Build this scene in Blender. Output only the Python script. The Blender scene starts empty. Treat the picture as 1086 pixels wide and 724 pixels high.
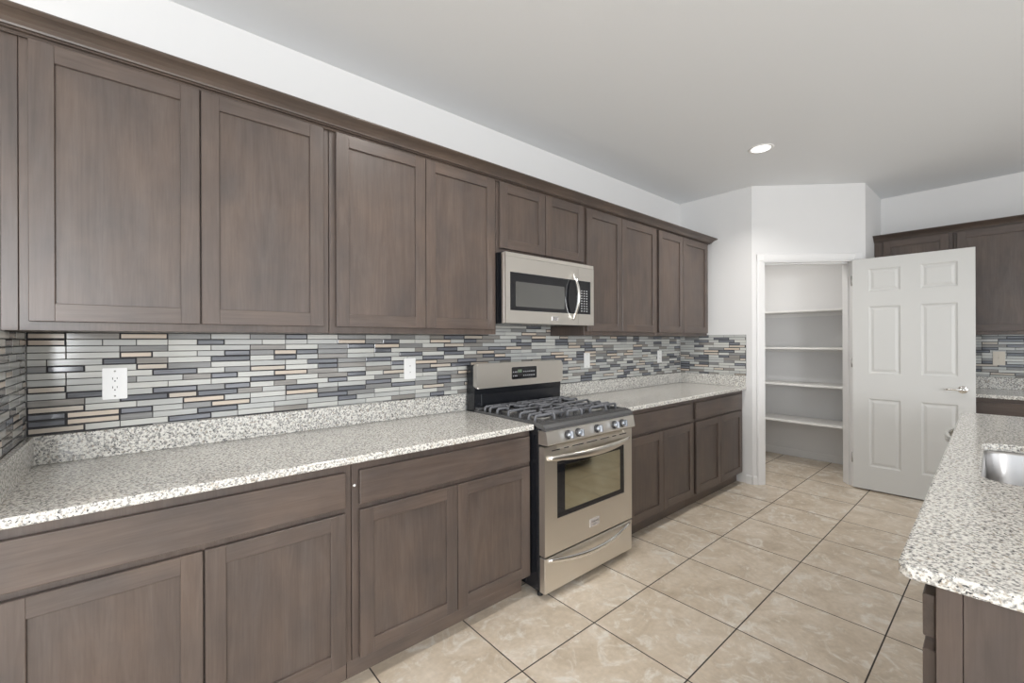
import bpy, bmesh, math, random
from mathutils import Vector, Matrix
random.seed(7)
R = math.radians
SC = bpy.context.scene
COL = SC.collection

# ------------------------------------------------------------------ camera
cam_d = bpy.data.cameras.new('camera')
cam = bpy.data.objects.new('camera', cam_d); COL.objects.link(cam)
cam.location = (0, 0, 1.3306)
cam.rotation_mode = 'XYZ'
cam.rotation_euler = (Matrix.Rotation(-0.7106, 3, 'Z') @ Matrix.Rotation(R(90), 3, 'X') @ Matrix.Rotation(-0.0037, 3, 'Z')).to_euler()
cam_d.sensor_width = 36.0
cam_d.lens = 459.34 / 1086 * 36
cam_d.shift_y = (361.2 - 362) / 1086
cam_d.clip_start = 0.02
SC.camera = cam

# ------------------------------------------------------------------ world, daylight, exposure
SC.view_settings.view_transform = 'Standard'
SC.view_settings.look = 'None'
SC.view_settings.gamma = 1.0
SC.view_settings.use_curve_mapping = False
SC.view_settings.exposure = -0.07
w = bpy.data.worlds.new('daylight'); SC.world = w; w.use_nodes = True
w.node_tree.nodes['Background'].inputs[0].default_value = (0.86, 0.93, 1.0, 1)
w.node_tree.nodes['Background'].inputs[1].default_value = 1.0

def area(name, loc, rot, sx, sy, power, color):
    d = bpy.data.lights.new(name, 'AREA'); d.shape = 'RECTANGLE'; d.size = sx; d.size_y = sy
    d.energy = power; d.color = color
    o = bpy.data.objects.new(name, d); COL.objects.link(o)
    o.location = loc; o.rotation_euler = rot
    return o
# daylight entering by the glazed openings behind and to the left of the photographer
area('patio_daylight', (1.9, -4.1, 1.15), (R(90), 0, 0), 2.9, 2.1, 55, (0.96, 0.98, 1.0))
area('window_daylight', (-1.7, -4.1, 1.5), (R(90), 0, 0), 1.9, 1.3, 240, (0.96, 0.98, 1.0))
area('west_daylight', (-3.5, -1.2, 1.35), (R(90), 0, R(-90)), 3.2, 2.0, 48, (0.86, 0.93, 1.0))
CAN_POWER = 10
CAN_COLOR = (1.0, 0.965, 0.92)

# ------------------------------------------------------------------ dimensions shared by everything
D = 2.273          # face of the mosaic on the cabinet wall
XE = 4.27          # face of the mosaic on the short return wall
XR = 5.67          # far right wall
ZC = 2.744         # ceiling
CT = 0.896         # countertop height

# ------------------------------------------------------------------ materials
def new_mat(name):
    m = bpy.data.materials.new(name); m.use_nodes = True
    nt = m.node_tree; b = nt.nodes['Principled BSDF']
    return m, nt, b
def plain(name, col, rough=0.5, metal=0.0, coat=0.0, emit=None, es=0.0, spec=None):
    m, nt, b = new_mat(name)
    b.inputs['Base Color'].default_value = (*col, 1)
    b.inputs['Roughness'].default_value = rough
    b.inputs['Metallic'].default_value = metal
    if coat: b.inputs['Coat Weight'].default_value = coat; b.inputs['Coat Roughness'].default_value = 0.05
    if spec is not None: b.inputs['Specular IOR Level'].default_value = spec
    if emit:
        b.inputs['Emission Color'].default_value = (*emit, 1); b.inputs['Emission Strength'].default_value = es
    return m
def N(nt, t, **kw):
    n = nt.nodes.new(t)
    for k, v in kw.items(): setattr(n, k, v)
    return n
def L(nt, a, b): nt.links.new(a, b)
def coords(nt, scale=(1, 1, 1), rnd=True):
    tc = N(nt, 'ShaderNodeTexCoord'); mp = N(nt, 'ShaderNodeMapping')
    mp.inputs['Scale'].default_value = scale
    if rnd:
        oi = N(nt, 'ShaderNodeObjectInfo'); va = N(nt, 'ShaderNodeVectorMath', operation='SCALE')
        va.inputs[0].default_value = (17.3, 9.1, 23.7); L(nt, oi.outputs['Random'], va.inputs['Scale'])
        ad = N(nt, 'ShaderNodeVectorMath', operation='ADD')
        L(nt, tc.outputs['Object'], ad.inputs[0]); L(nt, va.outputs[0], ad.inputs[1])
        L(nt, ad.outputs[0], mp.inputs['Vector'])
    else:
        L(nt, tc.outputs['Object'], mp.inputs['Vector'])
    return mp.outputs[0]
def noise(nt, vec, scale, detail=4, rough=0.55, dist=0.0):
    n = N(nt, 'ShaderNodeTexNoise'); n.inputs['Scale'].default_value = scale
    n.inputs['Detail'].default_value = detail; n.inputs['Roughness'].default_value = rough
    n.inputs['Distortion'].default_value = dist
    L(nt, vec, n.inputs['Vector']); return n.outputs['Fac']
def ramp(nt, fac, stops, interp='LINEAR'):
    r = N(nt, 'ShaderNodeValToRGB'); r.color_ramp.interpolation = interp
    el = r.color_ramp.elements
    while len(el) < len(stops): el.new(0.5)
    for e, (p, c) in zip(el, stops):
        e.position = p; e.color = (*c, 1) if len(c) == 3 else c
    L(nt, fac, r.inputs[0]); return r.outputs['Color']
def mixc(nt, fac, a, b, mode='MIX'):
    m = N(nt, 'ShaderNodeMix', data_type='RGBA', blend_type=mode)
    for sock, v in ((m.inputs[0], fac), (m.inputs[6], a), (m.inputs[7], b)):
        if hasattr(v, 'links') or hasattr(v, 'is_linked'): L(nt, v, sock)
        elif isinstance(v, (int, float)): sock.default_value = v
        else: sock.default_value = (*v, 1)
    return m.outputs[2]
def bump(nt, b, h, strength, dist):
    n = N(nt, 'ShaderNodeBump'); n.inputs['Strength'].default_value = strength; n.inputs['Distance'].default_value = dist
    L(nt, h, n.inputs['Height']); L(nt, n.outputs[0], b.inputs['Normal'])

def wood(name, axis, c0, c1, c2, rough=0.36):
    m, nt, b = new_mat(name)
    sc = {'z': (9, 9, 0.9), 'x': (0.9, 9, 9)}[axis]
    v = coords(nt, sc); v2 = coords(nt, {'z': (5, 5, 3.2), 'x': (3.2, 5, 5)}[axis])
    v3 = coords(nt, {'z': (170, 170, 7), 'x': (7, 170, 170)}[axis])
    g = noise(nt, v, 1.6, 6, 0.62, 2.2); g2 = noise(nt, v2, 1.3, 4, 0.55, 0.3); g3 = noise(nt, v3, 1.0, 2)
    c = ramp(nt, g, [(0.20, c0), (0.5, c1), (0.84, c2)])
    t = ramp(nt, g2, [(0.3, (0.82, 0.85, 0.89)), (0.7, (1.19, 1.13, 1.07))])
    c = mixc(nt, 1.0, c, t, 'MULTIPLY')
    f = ramp(nt, g3, [(0.36, (0.925, 0.92, 0.915)), (0.54, (1.02, 1.02, 1.02))])
    c = mixc(nt, 1.0, c, f, 'MULTIPLY')
    L(nt, c, b.inputs['Base Color']); b.inputs['Roughness'].default_value = rough
    b.inputs['Specular IOR Level'].default_value = 0.5
    bump(nt, b, g3, 0.05, 0.001)
    return m
WC = ((0.073, 0.054, 0.045), (0.092, 0.070, 0.0595), (0.115, 0.0915, 0.079))
M = {}
M['wood'] = wood('stained_maple_upright', 'z', *WC)
M['woodh'] = wood('stained_maple_lengthwise', 'x', *WC)
M['crown'] = wood('crown_stained_maple', 'x', (0.062, 0.045, 0.036), (0.080, 0.060, 0.049), (0.098, 0.076, 0.063))
M['wooddark'] = wood('stained_maple_toe', 'x', (0.10, 0.076, 0.063), (0.13, 0.10, 0.083), (0.155, 0.12, 0.10))
def paint(name, col, rough=0.6, bs=0.05):
    m, nt, b = new_mat(name)
    v = coords(nt, (1, 1, 1), False); n = noise(nt, v, 90, 3)
    b.inputs['Base Color'].default_value = (*col, 1); b.inputs['Roughness'].default_value = rough
    b.inputs['Specular IOR Level'].default_value = 0.3
    bump(nt, b, n, bs, 0.002)
    return m
M['wall'] = paint('wall_paint', (0.725, 0.72, 0.715), 0.7, 0.10)
M['ceil'] = paint('ceiling_paint', (0.835, 0.85, 0.865), 0.85, 0.12)
M['trim'] = paint('trim_paint', (0.76, 0.755, 0.75), 0.35, 0.0)
M['door'] = paint('door_paint', (0.63, 0.628, 0.61), 0.4, 0.02)
M['shelf'] = paint('shelf_paint', (0.82, 0.81, 0.79), 0.45, 0.02)

def granite():
    m, nt, b = new_mat('speckled_granite')
    v = coords(nt, (1, 1, 1))
    base = ramp(nt, noise(nt, v, 120, 3, 0.55), [(0.37, (0.26, 0.255, 0.245)), (0.45, (0.50, 0.485, 0.455)), (0.55, (0.76, 0.74, 0.69))])
    tan = ramp(nt, noise(nt, coords(nt, (1, 1.1, 0.9)), 95, 2), [(0.58, (0, 0, 0)), (0.68, (1, 1, 1))])
    c = mixc(nt, tan, base, (0.40, 0.35, 0.29))
    dk = ramp(nt, noise(nt, coords(nt, (1.13, 0.91, 1.07)), 165, 2, 0.5, 0.3), [(0.60, (0, 0, 0)), (0.66, (1, 1, 1))])
    c = mixc(nt, dk, c, (0.055, 0.055, 0.06))
    L(nt, c, b.inputs['Base Color'])
    b.inputs['Roughness'].default_value = 0.14; b.inputs['Specular IOR Level'].default_value = 0.45
    return m
M['granite'] = granite()

def steel(name, col, rough, axis='x'):
    m, nt, b = new_mat(name)
    v = coords(nt, {'x': (3, 500, 500), 'z': (500, 500, 3)}[axis])
    n = noise(nt, v, 1.0, 2)
    b.inputs['Base Color'].default_value = (*col, 1); b.inputs['Metallic'].default_value = 1
    r = N(nt, 'ShaderNodeMapRange'); L(nt, n, r.inputs[0])
    r.inputs['To Min'].default_value = rough - 0.06; r.inputs['To Max'].default_value = rough + 0.06
    L(nt, r.outputs[0], b.inputs['Roughness'])
    bump(nt, b, n, 0.03, 0.0005)
    return m
M['steel'] = steel('brushed_stainless', (0.76, 0.725, 0.67), 0.36)
M['steelv'] = steel('sink_stainless', (0.44, 0.43, 0.425), 0.30, 'z')
M['steelb'] = plain('bright_stainless', (0.78, 0.76, 0.72), 0.18, 1.0)
M['knobcap'] = plain('knob_metal', (0.45, 0.48, 0.53), 0.3, 1.0)
M['steelh'] = plain('handle_stainless', (0.74, 0.705, 0.65), 0.28, 1.0)
M['chrome'] = plain('chrome', (0.82, 0.81, 0.79), 0.10, 1.0)
M['black'] = plain('black_enamel', (0.012, 0.013, 0.016), 0.25)
M['glass'] = plain('black_glass', (0.010, 0.010, 0.012), 0.04, spec=0.5)
M['window'] = plain('oven_inner_glass', (0.50, 0.49, 0.385), 0.07, 1.0)
M['screen'] = plain('microwave_screen', (0.26, 0.26, 0.25), 0.10, 1.0)
M['topdark'] = plain('cooktop_enamel', (0.085, 0.085, 0.086), 0.2, spec=0.7)
M['iron'] = plain('cast_iron', (0.14, 0.143, 0.155), 0.45)
M['burner'] = plain('burner_cap', (0.03, 0.03, 0.033), 0.45)
M['burnerbase'] = plain('burner_base', (0.35, 0.34, 0.32), 0.4, 0.8)
M['lcd'] = plain('clock_glass', (0.16, 0.21, 0.15), 0.2)
M['key'] = plain('key_print', (0.55, 0.55, 0.56), 0.5)
M['badge'] = plain('badge_plate', (0.70, 0.68, 0.68), 0.25, 0.7)
M['ink'] = plain('badge_lettering', (0.10, 0.09, 0.09), 0.5)
M['plate'] = plain('white_plastic', (0.84, 0.84, 0.83), 0.35)
M['almond'] = plain('ivory_plastic', (0.70, 0.64, 0.55), 0.4)
M['slot'] = plain('socket_slot', (0.03, 0.03, 0.03), 0.6)
M['rubber'] = plain('black_rubber', (0.015, 0.015, 0.015), 0.7)
M['hinge'] = plain('satin_nickel', (0.42, 0.41, 0.39), 0.35, 1.0)
M['lens'] = plain('lamp_lens', (0.9, 0.9, 0.88), 0.4, emit=(1.0, 0.97, 0.93), es=2.2)
M['canrim'] = plain('lamp_trim', (0.85, 0.84, 0.83), 0.5)

def tile_floor():
    m, nt, b = new_mat('beige_floor_tile')
    s, ox, oy = 0.4577, 1.1652, 1.2986
    tc = N(nt, 'ShaderNodeTexCoord'); sx = N(nt, 'ShaderNodeSeparateXYZ'); L(nt, tc.outputs['Object'], sx.inputs[0])
    def cell(out, o):
        a = N(nt, 'ShaderNodeMath', operation='SUBTRACT'); L(nt, out, a.inputs[0]); a.inputs[1].default_value = o
        d = N(nt, 'ShaderNodeMath', operation='DIVIDE'); L(nt, a.outputs[0], d.inputs[0]); d.inputs[1].default_value = s
        fl = N(nt, 'ShaderNodeMath', operation='FLOOR'); L(nt, d.outputs[0], fl.inputs[0])
        fr = N(nt, 'ShaderNodeMath', operation='SUBTRACT'); L(nt, d.outputs[0], fr.inputs[0]); L(nt, fl.outputs[0], fr.inputs[1])
        c = N(nt, 'ShaderNodeMath', operation='SUBTRACT'); L(nt, fr.outputs[0], c.inputs[0]); c.inputs[1].default_value = 0.5
        ab = N(nt, 'ShaderNodeMath', operation='ABSOLUTE'); L(nt, c.outputs[0], ab.inputs[0])
        return fl.outputs[0], ab.outputs[0]
    fx, ax = cell(sx.outputs[0], ox); fy, ay = cell(sx.outputs[1], oy)
    mx = N(nt, 'ShaderNodeMath', operation='MAXIMUM'); L(nt, ax, mx.inputs[0]); L(nt, ay, mx.inputs[1])
    cb = N(nt, 'ShaderNodeCombineXYZ'); L(nt, fx, cb.inputs[0]); L(nt, fy, cb.inputs[1])
    wn = N(nt, 'ShaderNodeTexWhiteNoise', noise_dimensions='3D'); L(nt, cb.outputs[0], wn.inputs['Vector'])
    off = N(nt, 'ShaderNodeVectorMath', operation='SCALE'); L(nt, wn.outputs['Color'], off.inputs[0]); off.inputs['Scale'].default_value = 31
    pos = N(nt, 'ShaderNodeVectorMath', operation='ADD'); L(nt, tc.outputs['Object'], pos.inputs[0]); L(nt, off.outputs[0], pos.inputs[1])
    v = pos.outputs[0]
    c = ramp(nt, noise(nt, v, 4.5, 6, 0.62, 0.8), [(0.30, (0.45, 0.37, 0.28)), (0.48, (0.555, 0.47, 0.37)), (0.66, (0.64, 0.56, 0.465))])
    vein = ramp(nt, noise(nt, v, 7, 7, 0.7, 1.6), [(0.52, (0, 0, 0)), (0.64, (1, 1, 1))])
    vf = N(nt, 'ShaderNodeMath', operation='MULTIPLY'); L(nt, vein, vf.inputs[0]); vf.inputs[1].default_value = 0.7
    c = mixc(nt, vf.outputs[0], c, (0.72, 0.69, 0.63))
    fine = ramp(nt, noise(nt, v, 45, 3), [(0.3, (0.93, 0.93, 0.93)), (0.7, (1.06, 1.06, 1.06))])
    c = mixc(nt, 1.0, c, fine, 'MULTIPLY')
    gr = N(nt, 'ShaderNodeMapRange'); gr.interpolation_type = 'SMOOTHSTEP'; L(nt, mx.outputs[0], gr.inputs[0])
    gr.inputs['From Min'].default_value = 0.4930; gr.inputs['From Max'].default_value = 0.4943
    c = mixc(nt, gr.outputs[0], c, (0.05, 0.042, 0.036))
    L(nt, c, b.inputs['Base Color'])
    rr = N(nt, 'ShaderNodeMapRange'); L(nt, gr.outputs[0], rr.inputs[0]); rr.inputs['To Min'].default_value = 0.33; rr.inputs['To Max'].default_value = 0.9
    L(nt, rr.outputs[0], b.inputs['Roughness'])
    inv = N(nt, 'ShaderNodeMath', operation='SUBTRACT'); inv.inputs[0].default_value = 1; L(nt, gr.outputs[0], inv.inputs[1])
    bump(nt, b, inv.outputs[0], 0.35, 0.002)
    return m
M['floor'] = tile_floor()

def strip_tile(name, col, var, rough=0.12):
    m, nt, b = new_mat(name)
    v = coords(nt, (5, 5, 90)); n = noise(nt, v, 1.2, 3, 0.5, 0.5)
    lo = tuple(c * (1 - var) for c in col); hi = tuple(min(1, c * (1 + var)) for c in col)
    L(nt, ramp(nt, n, [(0.35, lo), (0.65, hi)]), b.inputs['Base Color'])
    b.inputs['Roughness'].default_value = rough; b.inputs['Specular IOR Level'].default_value = 0.4
    return m
MOS = [plain('mosaic_grout', (0.05, 0.048, 0.048), 0.8),
       plain('mosaic_tile_rim', (0.045, 0.045, 0.052), 0.15),
       strip_tile('mosaic_pale', (0.56, 0.56, 0.53), 0.05), strip_tile('mosaic_pale_grey', (0.47, 0.475, 0.46), 0.05),
       strip_tile('mosaic_mid_grey', (0.25, 0.25, 0.247), 0.12), strip_tile('mosaic_warm_grey', (0.27, 0.255, 0.235), 0.12),
       strip_tile('mosaic_blue_grey', (0.195, 0.203, 0.225), 0.2, 0.08), strip_tile('mosaic_slate', (0.145, 0.152, 0.17), 0.2, 0.08),
       strip_tile('mosaic_cream', (0.60, 0.51, 0.42), 0.08, 0.2), strip_tile('mosaic_sand', (0.54, 0.48, 0.41), 0.08, 0.2)]

# ------------------------------------------------------------------ mesh helpers
def box(bm, x0, x1, y0, y1, z0, z1, bev=0.0, mi=0, seg=1):
    vs = [bm.verts.new(p) for p in ((x0, y0, z0), (x1, y0, z0), (x1, y1, z0), (x0, y1, z0), (x0, y0, z1), (x1, y0, z1), (x1, y1, z1), (x0, y1, z1))]
    fs = [bm.faces.new([vs[i] for i in f]) for f in ((3, 2, 1, 0), (4, 5, 6, 7), (0, 1, 5, 4), (1, 2, 6, 5), (2, 3, 7, 6), (3, 0, 4, 7))]
    for f in fs: f.material_index = mi
    if bev:
        es = list({e for f in fs for e in f.edges})
        r = bmesh.ops.bevel(bm, geom=es, offset=bev, segments=seg, affect='EDGES', profile=0.5)
        for f in r['faces']: f.material_index = mi
    return fs
def prism(bm, prof, a0, a1, axis='x', mi=0, bev=0.0):
    """profile (p,q) swept straight along an axis; axis x: (y,z); y: (x,z); z: (x,y)"""
    mk = {'x': lambda a, p, q: (a, p, q), 'y': lambda a, p, q: (p, a, q), 'z': lambda a, p, q: (p, q, a)}[axis]
    A = [bm.verts.new(mk(a0, *p)) for p in prof]; B = [bm.verts.new(mk(a1, *p)) for p in prof]
    n = len(prof); fs = [bm.faces.new(A[::-1]), bm.faces.new(B)]
    for i in range(n): fs.append(bm.faces.new((A[i], A[(i + 1) % n], B[(i + 1) % n], B[i])))
    for f in fs: f.material_index = mi
    if bev:
        es = list({e for f in fs[:2] for e in f.edges})
        bmesh.ops.bevel(bm, geom=es, offset=bev, segments=2, affect='EDGES')
    return fs
def lathe(bm, prof, origin, axis, seg=24, mi=0):
    """profile of (radius, distance along the axis)"""
    o = Vector(origin); a = Vector(axis).normalized()
    u = a.orthogonal().normalized(); v = a.cross(u)
    rings = []
    for r, h in prof:
        if r < 1e-6: rings.append([bm.verts.new(o + a * h)])
        else: rings.append([bm.verts.new(o + a * h + (u * math.cos(t) + v * math.sin(t)) * r) for t in [2 * math.pi * k / seg for k in range(seg)]])
    for A, B in zip(rings, rings[1:]):
        for k in range(seg):
            k2 = (k + 1) % seg
            if len(A) == 1 and len(B) == 1: continue
            if len(A) == 1: f = bm.faces.new((A[0], B[k2], B[k]))
            elif len(B) == 1: f = bm.faces.new((A[k], A[k2], B[0]))
            else: f = bm.faces.new((A[k], A[k2], B[k2], B[k]))
            f.material_index = mi; f.smooth = True
def sweep(bm, pts, radii, up=(0, 0, 1), seg=12, mi=0, power=2.0):
    """superellipse section (half-width across, half-height along up) along a path"""
    pts = [Vector(p) for p in pts]; rings = []
    for i, p in enumerate(pts):
        t = (pts[min(i + 1, len(pts) - 1)] - pts[max(i - 1, 0)]).normalized()
        s = t.cross(Vector(up)).normalized(); q = s.cross(t).normalized()
        ra, rb = radii[i] if isinstance(radii, list) else radii
        ring = []
        for k in range(seg):
            an = 2 * math.pi * k / seg; c, sn = math.cos(an), math.sin(an)
            e = 2.0 / power
            ring.append(bm.verts.new(p + s * ra * math.copysign(abs(c) ** e, c) + q * rb * math.copysign(abs(sn) ** e, sn)))
        rings.append(ring)
    for A, B in zip(rings, rings[1:]):
        for k in range(seg):
            f = bm.faces.new((A[k], A[(k + 1) % seg], B[(k + 1) % seg], B[k])); f.material_index = mi; f.smooth = True
    for ring, rev in ((rings[0], True), (rings[-1], False)):
        f = bm.faces.new(ring[::-1] if rev else ring); f.material_index = mi
def rrect(x0, x1, y0, y1, r, n=6):
    out = []
    for cx, cy, a0 in ((x1 - r, y1 - r, 0), (x0 + r, y1 - r, 90), (x0 + r, y0 + r, 180), (x1 - r, y0 + r, 270)):
        for k in range(n + 1):
            a = R(a0 + 90 * k / n); out.append((cx + r * math.cos(a), cy + r * math.sin(a)))
    return out
def obj(name, bm, mats, parent=None, mat4=None):
    if mat4 is not None: bmesh.ops.transform(bm, matrix=mat4, verts=bm.verts)
    bmesh.ops.recalc_face_normals(bm, faces=bm.faces)
    me = bpy.data.meshes.new(name); bm.to_mesh(me); bm.free()
    for m in (mats if isinstance(mats, (list, tuple)) else [mats]): me.materials.append(m)
    o = bpy.data.objects.new(name, me); COL.objects.link(o)
    if parent: o.parent = parent
    return o
def thing(name, label, cat, loc, rz=0.0, group=None):
    o = bpy.data.objects.new(name, None); COL.objects.link(o)
    o.empty_display_size = 0.1
    o.location = loc; o.rotation_euler = (0, 0, rz)
    o['label'] = label; o['category'] = cat
    if group: o['group'] = group
    return o
def struct(name, bm, mats, label, cat, mat4=None):
    o = obj(name, bm, mats, None, mat4); o['kind'] = 'structure'; o['label'] = label; o['category'] = cat
    return o
def text_mesh(name, s, size, mat, parent, loc, rot=(R(90), 0, 0)):
    cu = bpy.data.curves.new(name, 'FONT'); cu.body = s; cu.size = size; cu.align_x = 'CENTER'; cu.align_y = 'CENTER'; cu.extrude = 0.0003
    t = bpy.data.objects.new(name, cu); COL.objects.link(t)
    dg = bpy.context.evaluated_depsgraph_get(); me = bpy.data.meshes.new_from_object(t.evaluated_get(dg))
    bpy.data.objects.remove(t); bpy.data.curves.remove(cu)
    me.materials.clear(); me.materials.append(mat)
    o = bpy.data.objects.new(name, me); COL.objects.link(o); o.parent = parent; o.location = loc; o.rotation_euler = rot
    return o
BM = bmesh.new

# ------------------------------------------------------------------ room shell
bm = BM(); box(bm, -3.7, 5.85, -4.3, 2.42, -0.08, 0.0)
struct('floor', bm, M['floor'], 'beige square ceramic tile floor with dark grout lines', 'floor')
bm = BM(); box(bm, -3.7, 5.85, -4.3, 2.42, ZC, ZC + 0.1)
struct('ceiling', bm, M['ceil'], 'flat pale grey painted ceiling with a recessed light', 'ceiling')
bm = BM(); box(bm, -3.7, 5.85, D + 0.008, D + 0.14, 0, ZC)
wall_back = struct('wall_back', bm, M['wall'], 'long white wall behind the upper and lower cabinets', 'wall')
bm = BM(); box(bm, XE + 0.006, XE + 0.11, 1.580, D + 0.01, 0, ZC)
wall_right = struct('wall_right', bm, M['wall'], 'short white wall at the right end of the long countertop', 'wall')
bm = BM(); box(bm, XR + 0.008, XR + 0.14, -4.3, D + 0.01, 0, ZC)
wall_far = struct('wall_far_right', bm, M['wall'], 'white wall behind the far right cabinets and pantry shelves', 'wall')
bm = BM(); box(bm, 4.974, XR + 0.01, 0.881, 0.985, 0, ZC)
struct('wall_pantry_side', bm, M['wall'], 'narrow white wall between pantry corner and far right cabinets', 'wall')
DG = Matrix.Translation((XE + 0.006, 1.580, 0)) @ Matrix.Rotation(R(-45), 4, 'Z')   # the diagonal pantry wall
JL, JR, HEAD = 0.106, 0.884, 2.046
bm = BM(); box(bm, 0, JL, 0, 0.132, 0, ZC); box(bm, JR, 0.9885, 0, 0.132, 0, ZC); box(bm, JL, JR, 0, 0.132, HEAD, ZC)
struct('wall_pantry', bm, M['wall'], 'diagonal white wall with the pantry doorway', 'wall', DG)
# walls behind the photographer, with their glazed openings
bm = BM()
box(bm, -3.7, -2.7, -4.3, -4.18, 0, ZC); box(bm, -0.7, 0.4, -4.3, -4.18, 0, ZC); box(bm, 3.4, 5.8, -4.3, -4.18, 0, ZC)
box(bm, -2.7, -0.7, -4.3, -4.18, 0, 0.82); box(bm, -2.7, -0.7, -4.3, -4.18, 2.18, ZC); box(bm, 0.4, 3.4, -4.3, -4.18, 2.25, ZC)
struct('wall_front', bm, M['wall'], 'white wall behind the photographer with patio opening', 'wall')
bm = BM()
box(bm, -3.7, -3.58, -4.3, -2.9, 0, ZC); box(bm, -3.7, -3.58, 0.5, D + 0.01, 0, ZC)
box(bm, -3.7, -3.58, -2.9, 0.5, 0, 0.3); box(bm, -3.7, -3.58, -2.9, 0.5, 2.4, ZC)
struct('wall_left', bm, M['wall'], 'white wall with wide window left of the photographer', 'wall')
def frame_window(name, label, u0, u1, z0, z1, muls, mat4):
    bm = BM(); t = 0.045
    box(bm, u0, u0 + t, -.04, .04, z0, z1); box(bm, u1 - t, u1, -.04, .04, z0, z1)
    box(bm, u0 + t, u1 - t, -.04, .04, z1 - t, z1); box(bm, u0 + t, u1 - t, -.04, .04, z0, z0 + t)
    for q in muls: box(bm, q - .03, q + .03, -.035, .035, z0 + t, z1 - t)
    struct(name, bm, M['trim'], label, 'window', mat4)
frame_window('window_1', 'white framed patio door behind the photographer', 0.4, 3.4, 0.0, 2.25, [1.9], Matrix.Translation((0, -4.24, 0)))
frame_window('window_2', 'white framed window behind the photographer', -2.7, -0.7, 0.82, 2.18, [-1.7], Matrix.Translation((0, -4.24, 0)))
frame_window('window_3', 'wide white framed window left of the photographer', -2.9, 0.5, 0.3, 2.4, [-1.77, -0.63], Matrix.Translation((-3.64, 0, 0)) @ Matrix.Rotation(R(90), 4, 'Z'))

# baseboards, casing, jamb
def base_prof(t=0.012, h=0.08): return [(0, 0), (-t, 0), (-t, h - 0.012), (-t * 0.5, h), (0, h)]
bm = BM(); prism(bm, base_prof(), 0, 0.036, 'x')
struct('baseboard_pantry_corner', bm, M['trim'], 'short white baseboard left of the pantry door casing', 'baseboard', DG)
bm = BM(); prism(bm, base_prof(), 0, 0.05, 'x')
struct('baseboard_right', bm, M['trim'], 'short white baseboard beside the last base cabinet', 'baseboard', Matrix.Translation((XE + 0.006, 1.632, 0)) @ Matrix.Rotation(R(-90), 4, 'Z'))
bm = BM(); prism(bm, base_prof(), 0, D - 0.99, 'x')
struct('baseboard_pantry_back', bm, M['trim'], 'white baseboard under the pantry shelves', 'baseboard', Matrix.Translation((XR + 0.008, D, 0)) @ Matrix.Rotation(R(-90), 4, 'Z'))
def casing_prof(w): # across, out
    return [(0, 0), (0, -0.011), (w * 0.15, -0.016), (w * 0.55, -0.013), (w * 0.8, -0.009), (w, -0.007), (w, 0)]
bm = BM(); cw = 0.062
for sgn, u in ((1, 0.038), (-1, 0.952)):
    prism(bm, [(u + sgn * a, o) for a, o in casing_prof(cw)], 0, HEAD + 0.006 + cw, 'z')
A = [(HEAD + 0.006 + cw - a, o) for a, o in casing_prof(cw)]
prism(bm, [(o, z) for z, o in A], 0.038 + cw, 0.952 - cw, 'x')
box(bm, 0.038, 0.038 + cw, -0.016, 0, HEAD + 0.006, HEAD + 0.006 + cw, 0.002); box(bm, 0.952 - cw, 0.952, -0.016, 0, HEAD + 0.006, HEAD + 0.006 + cw, 0.002)
struct('trim_1', bm, M['trim'], 'white casing around the pantry doorway', 'trim', DG)
bm = BM()
for a, b_ in ((JL, JL + 0.008), (JR - 0.008, JR)): box(bm, a, b_, 0.0, 0.134, 0, HEAD, 0.001)
box(bm, JL, JR, 0.0, 0.134, HEAD - 0.008, HEAD, 0.001)
box(bm, JL + 0.008, JL + 0.020, 0.045, 0.08, 0, HEAD - 0.008, 0.001); box(bm, JR - 0.020, JR - 0.008, 0.045, 0.08, 0, HEAD - 0.008, 0.001)
box(bm, JL + 0.008, JR - 0.008, 0.045, 0.08, HEAD - 0.02, HEAD - 0.008, 0.001)
struct('trim_2', bm, M['trim'], 'white jamb lining inside the pantry doorway', 'trim', DG)

# ------------------------------------------------------------------ mosaic tiling
def mosaic(name, length, z0, z1, mat4, parent, seed, rowh=0.0243, u=0.0489):
    rnd = random.Random(seed); bm = BM()
    box(bm, 0, length, -0.0045, 0.0, z0, z1, 0, 0)
    z = z1; prev = None; row = 0
    while z > z0 + 0.004:
        zb = max(z - rowh, z0)
        k = -rnd.choice((0, 1, 2)) if row % 2 else -rnd.choice((0, 1))
        last = None
        while k * u < length:
            n = rnd.choice((2, 3, 3)) if k % 3 else rnd.choice((2, 3))
            a, b_ = max(0, k * u), min(length, (k + n) * u); k += n
            if b_ - a < 0.006: continue
            cls = rnd.choices((2, 4, 6, 8), (32, 27, 26, 15))[0]
            if cls == last and cls != 2: cls = 2
            last = cls; mi = cls + rnd.choice((0, 1))
            dark = cls in (6, 8)
            g = 0.0012; a += g; b_ -= g; zz0, zz1 = zb + g, z - g
            i = 0.0030 if dark else 0.0009
            yo = -0.0068
            if zz1 - zz0 < 3 * i or b_ - a < 3 * i: i = 0.0008
            O = [bm.verts.new(p) for p in ((a, yo, zz0), (b_, yo, zz0), (b_, yo, zz1), (a, yo, zz1))]
            I = [bm.verts.new(p) for p in ((a + i, -0.008, zz0 + i), (b_ - i, -0.008, zz0 + i), (b_ - i, -0.008, zz1 - i), (a + i, -0.008, zz1 - i))]
            Bk = [bm.verts.new((v.co.x, -0.0045, v.co.z)) for v in O]
            f = bm.faces.new(I); f.material_index = mi
            for q in range(4):
                f = bm.faces.new((O[q], O[(q + 1) % 4], I[(q + 1) % 4], I[q])); f.material_index = 1 if dark else mi
                f = bm.faces.new((Bk[q], Bk[(q + 1) % 4], O[(q + 1) % 4], O[q])); f.material_index = 1 if dark else mi
        z -= rowh; row += 1
    return obj(name, bm, MOS, parent, mat4)
Z0, Z1 = CT + 0.102, 1.379
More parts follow.
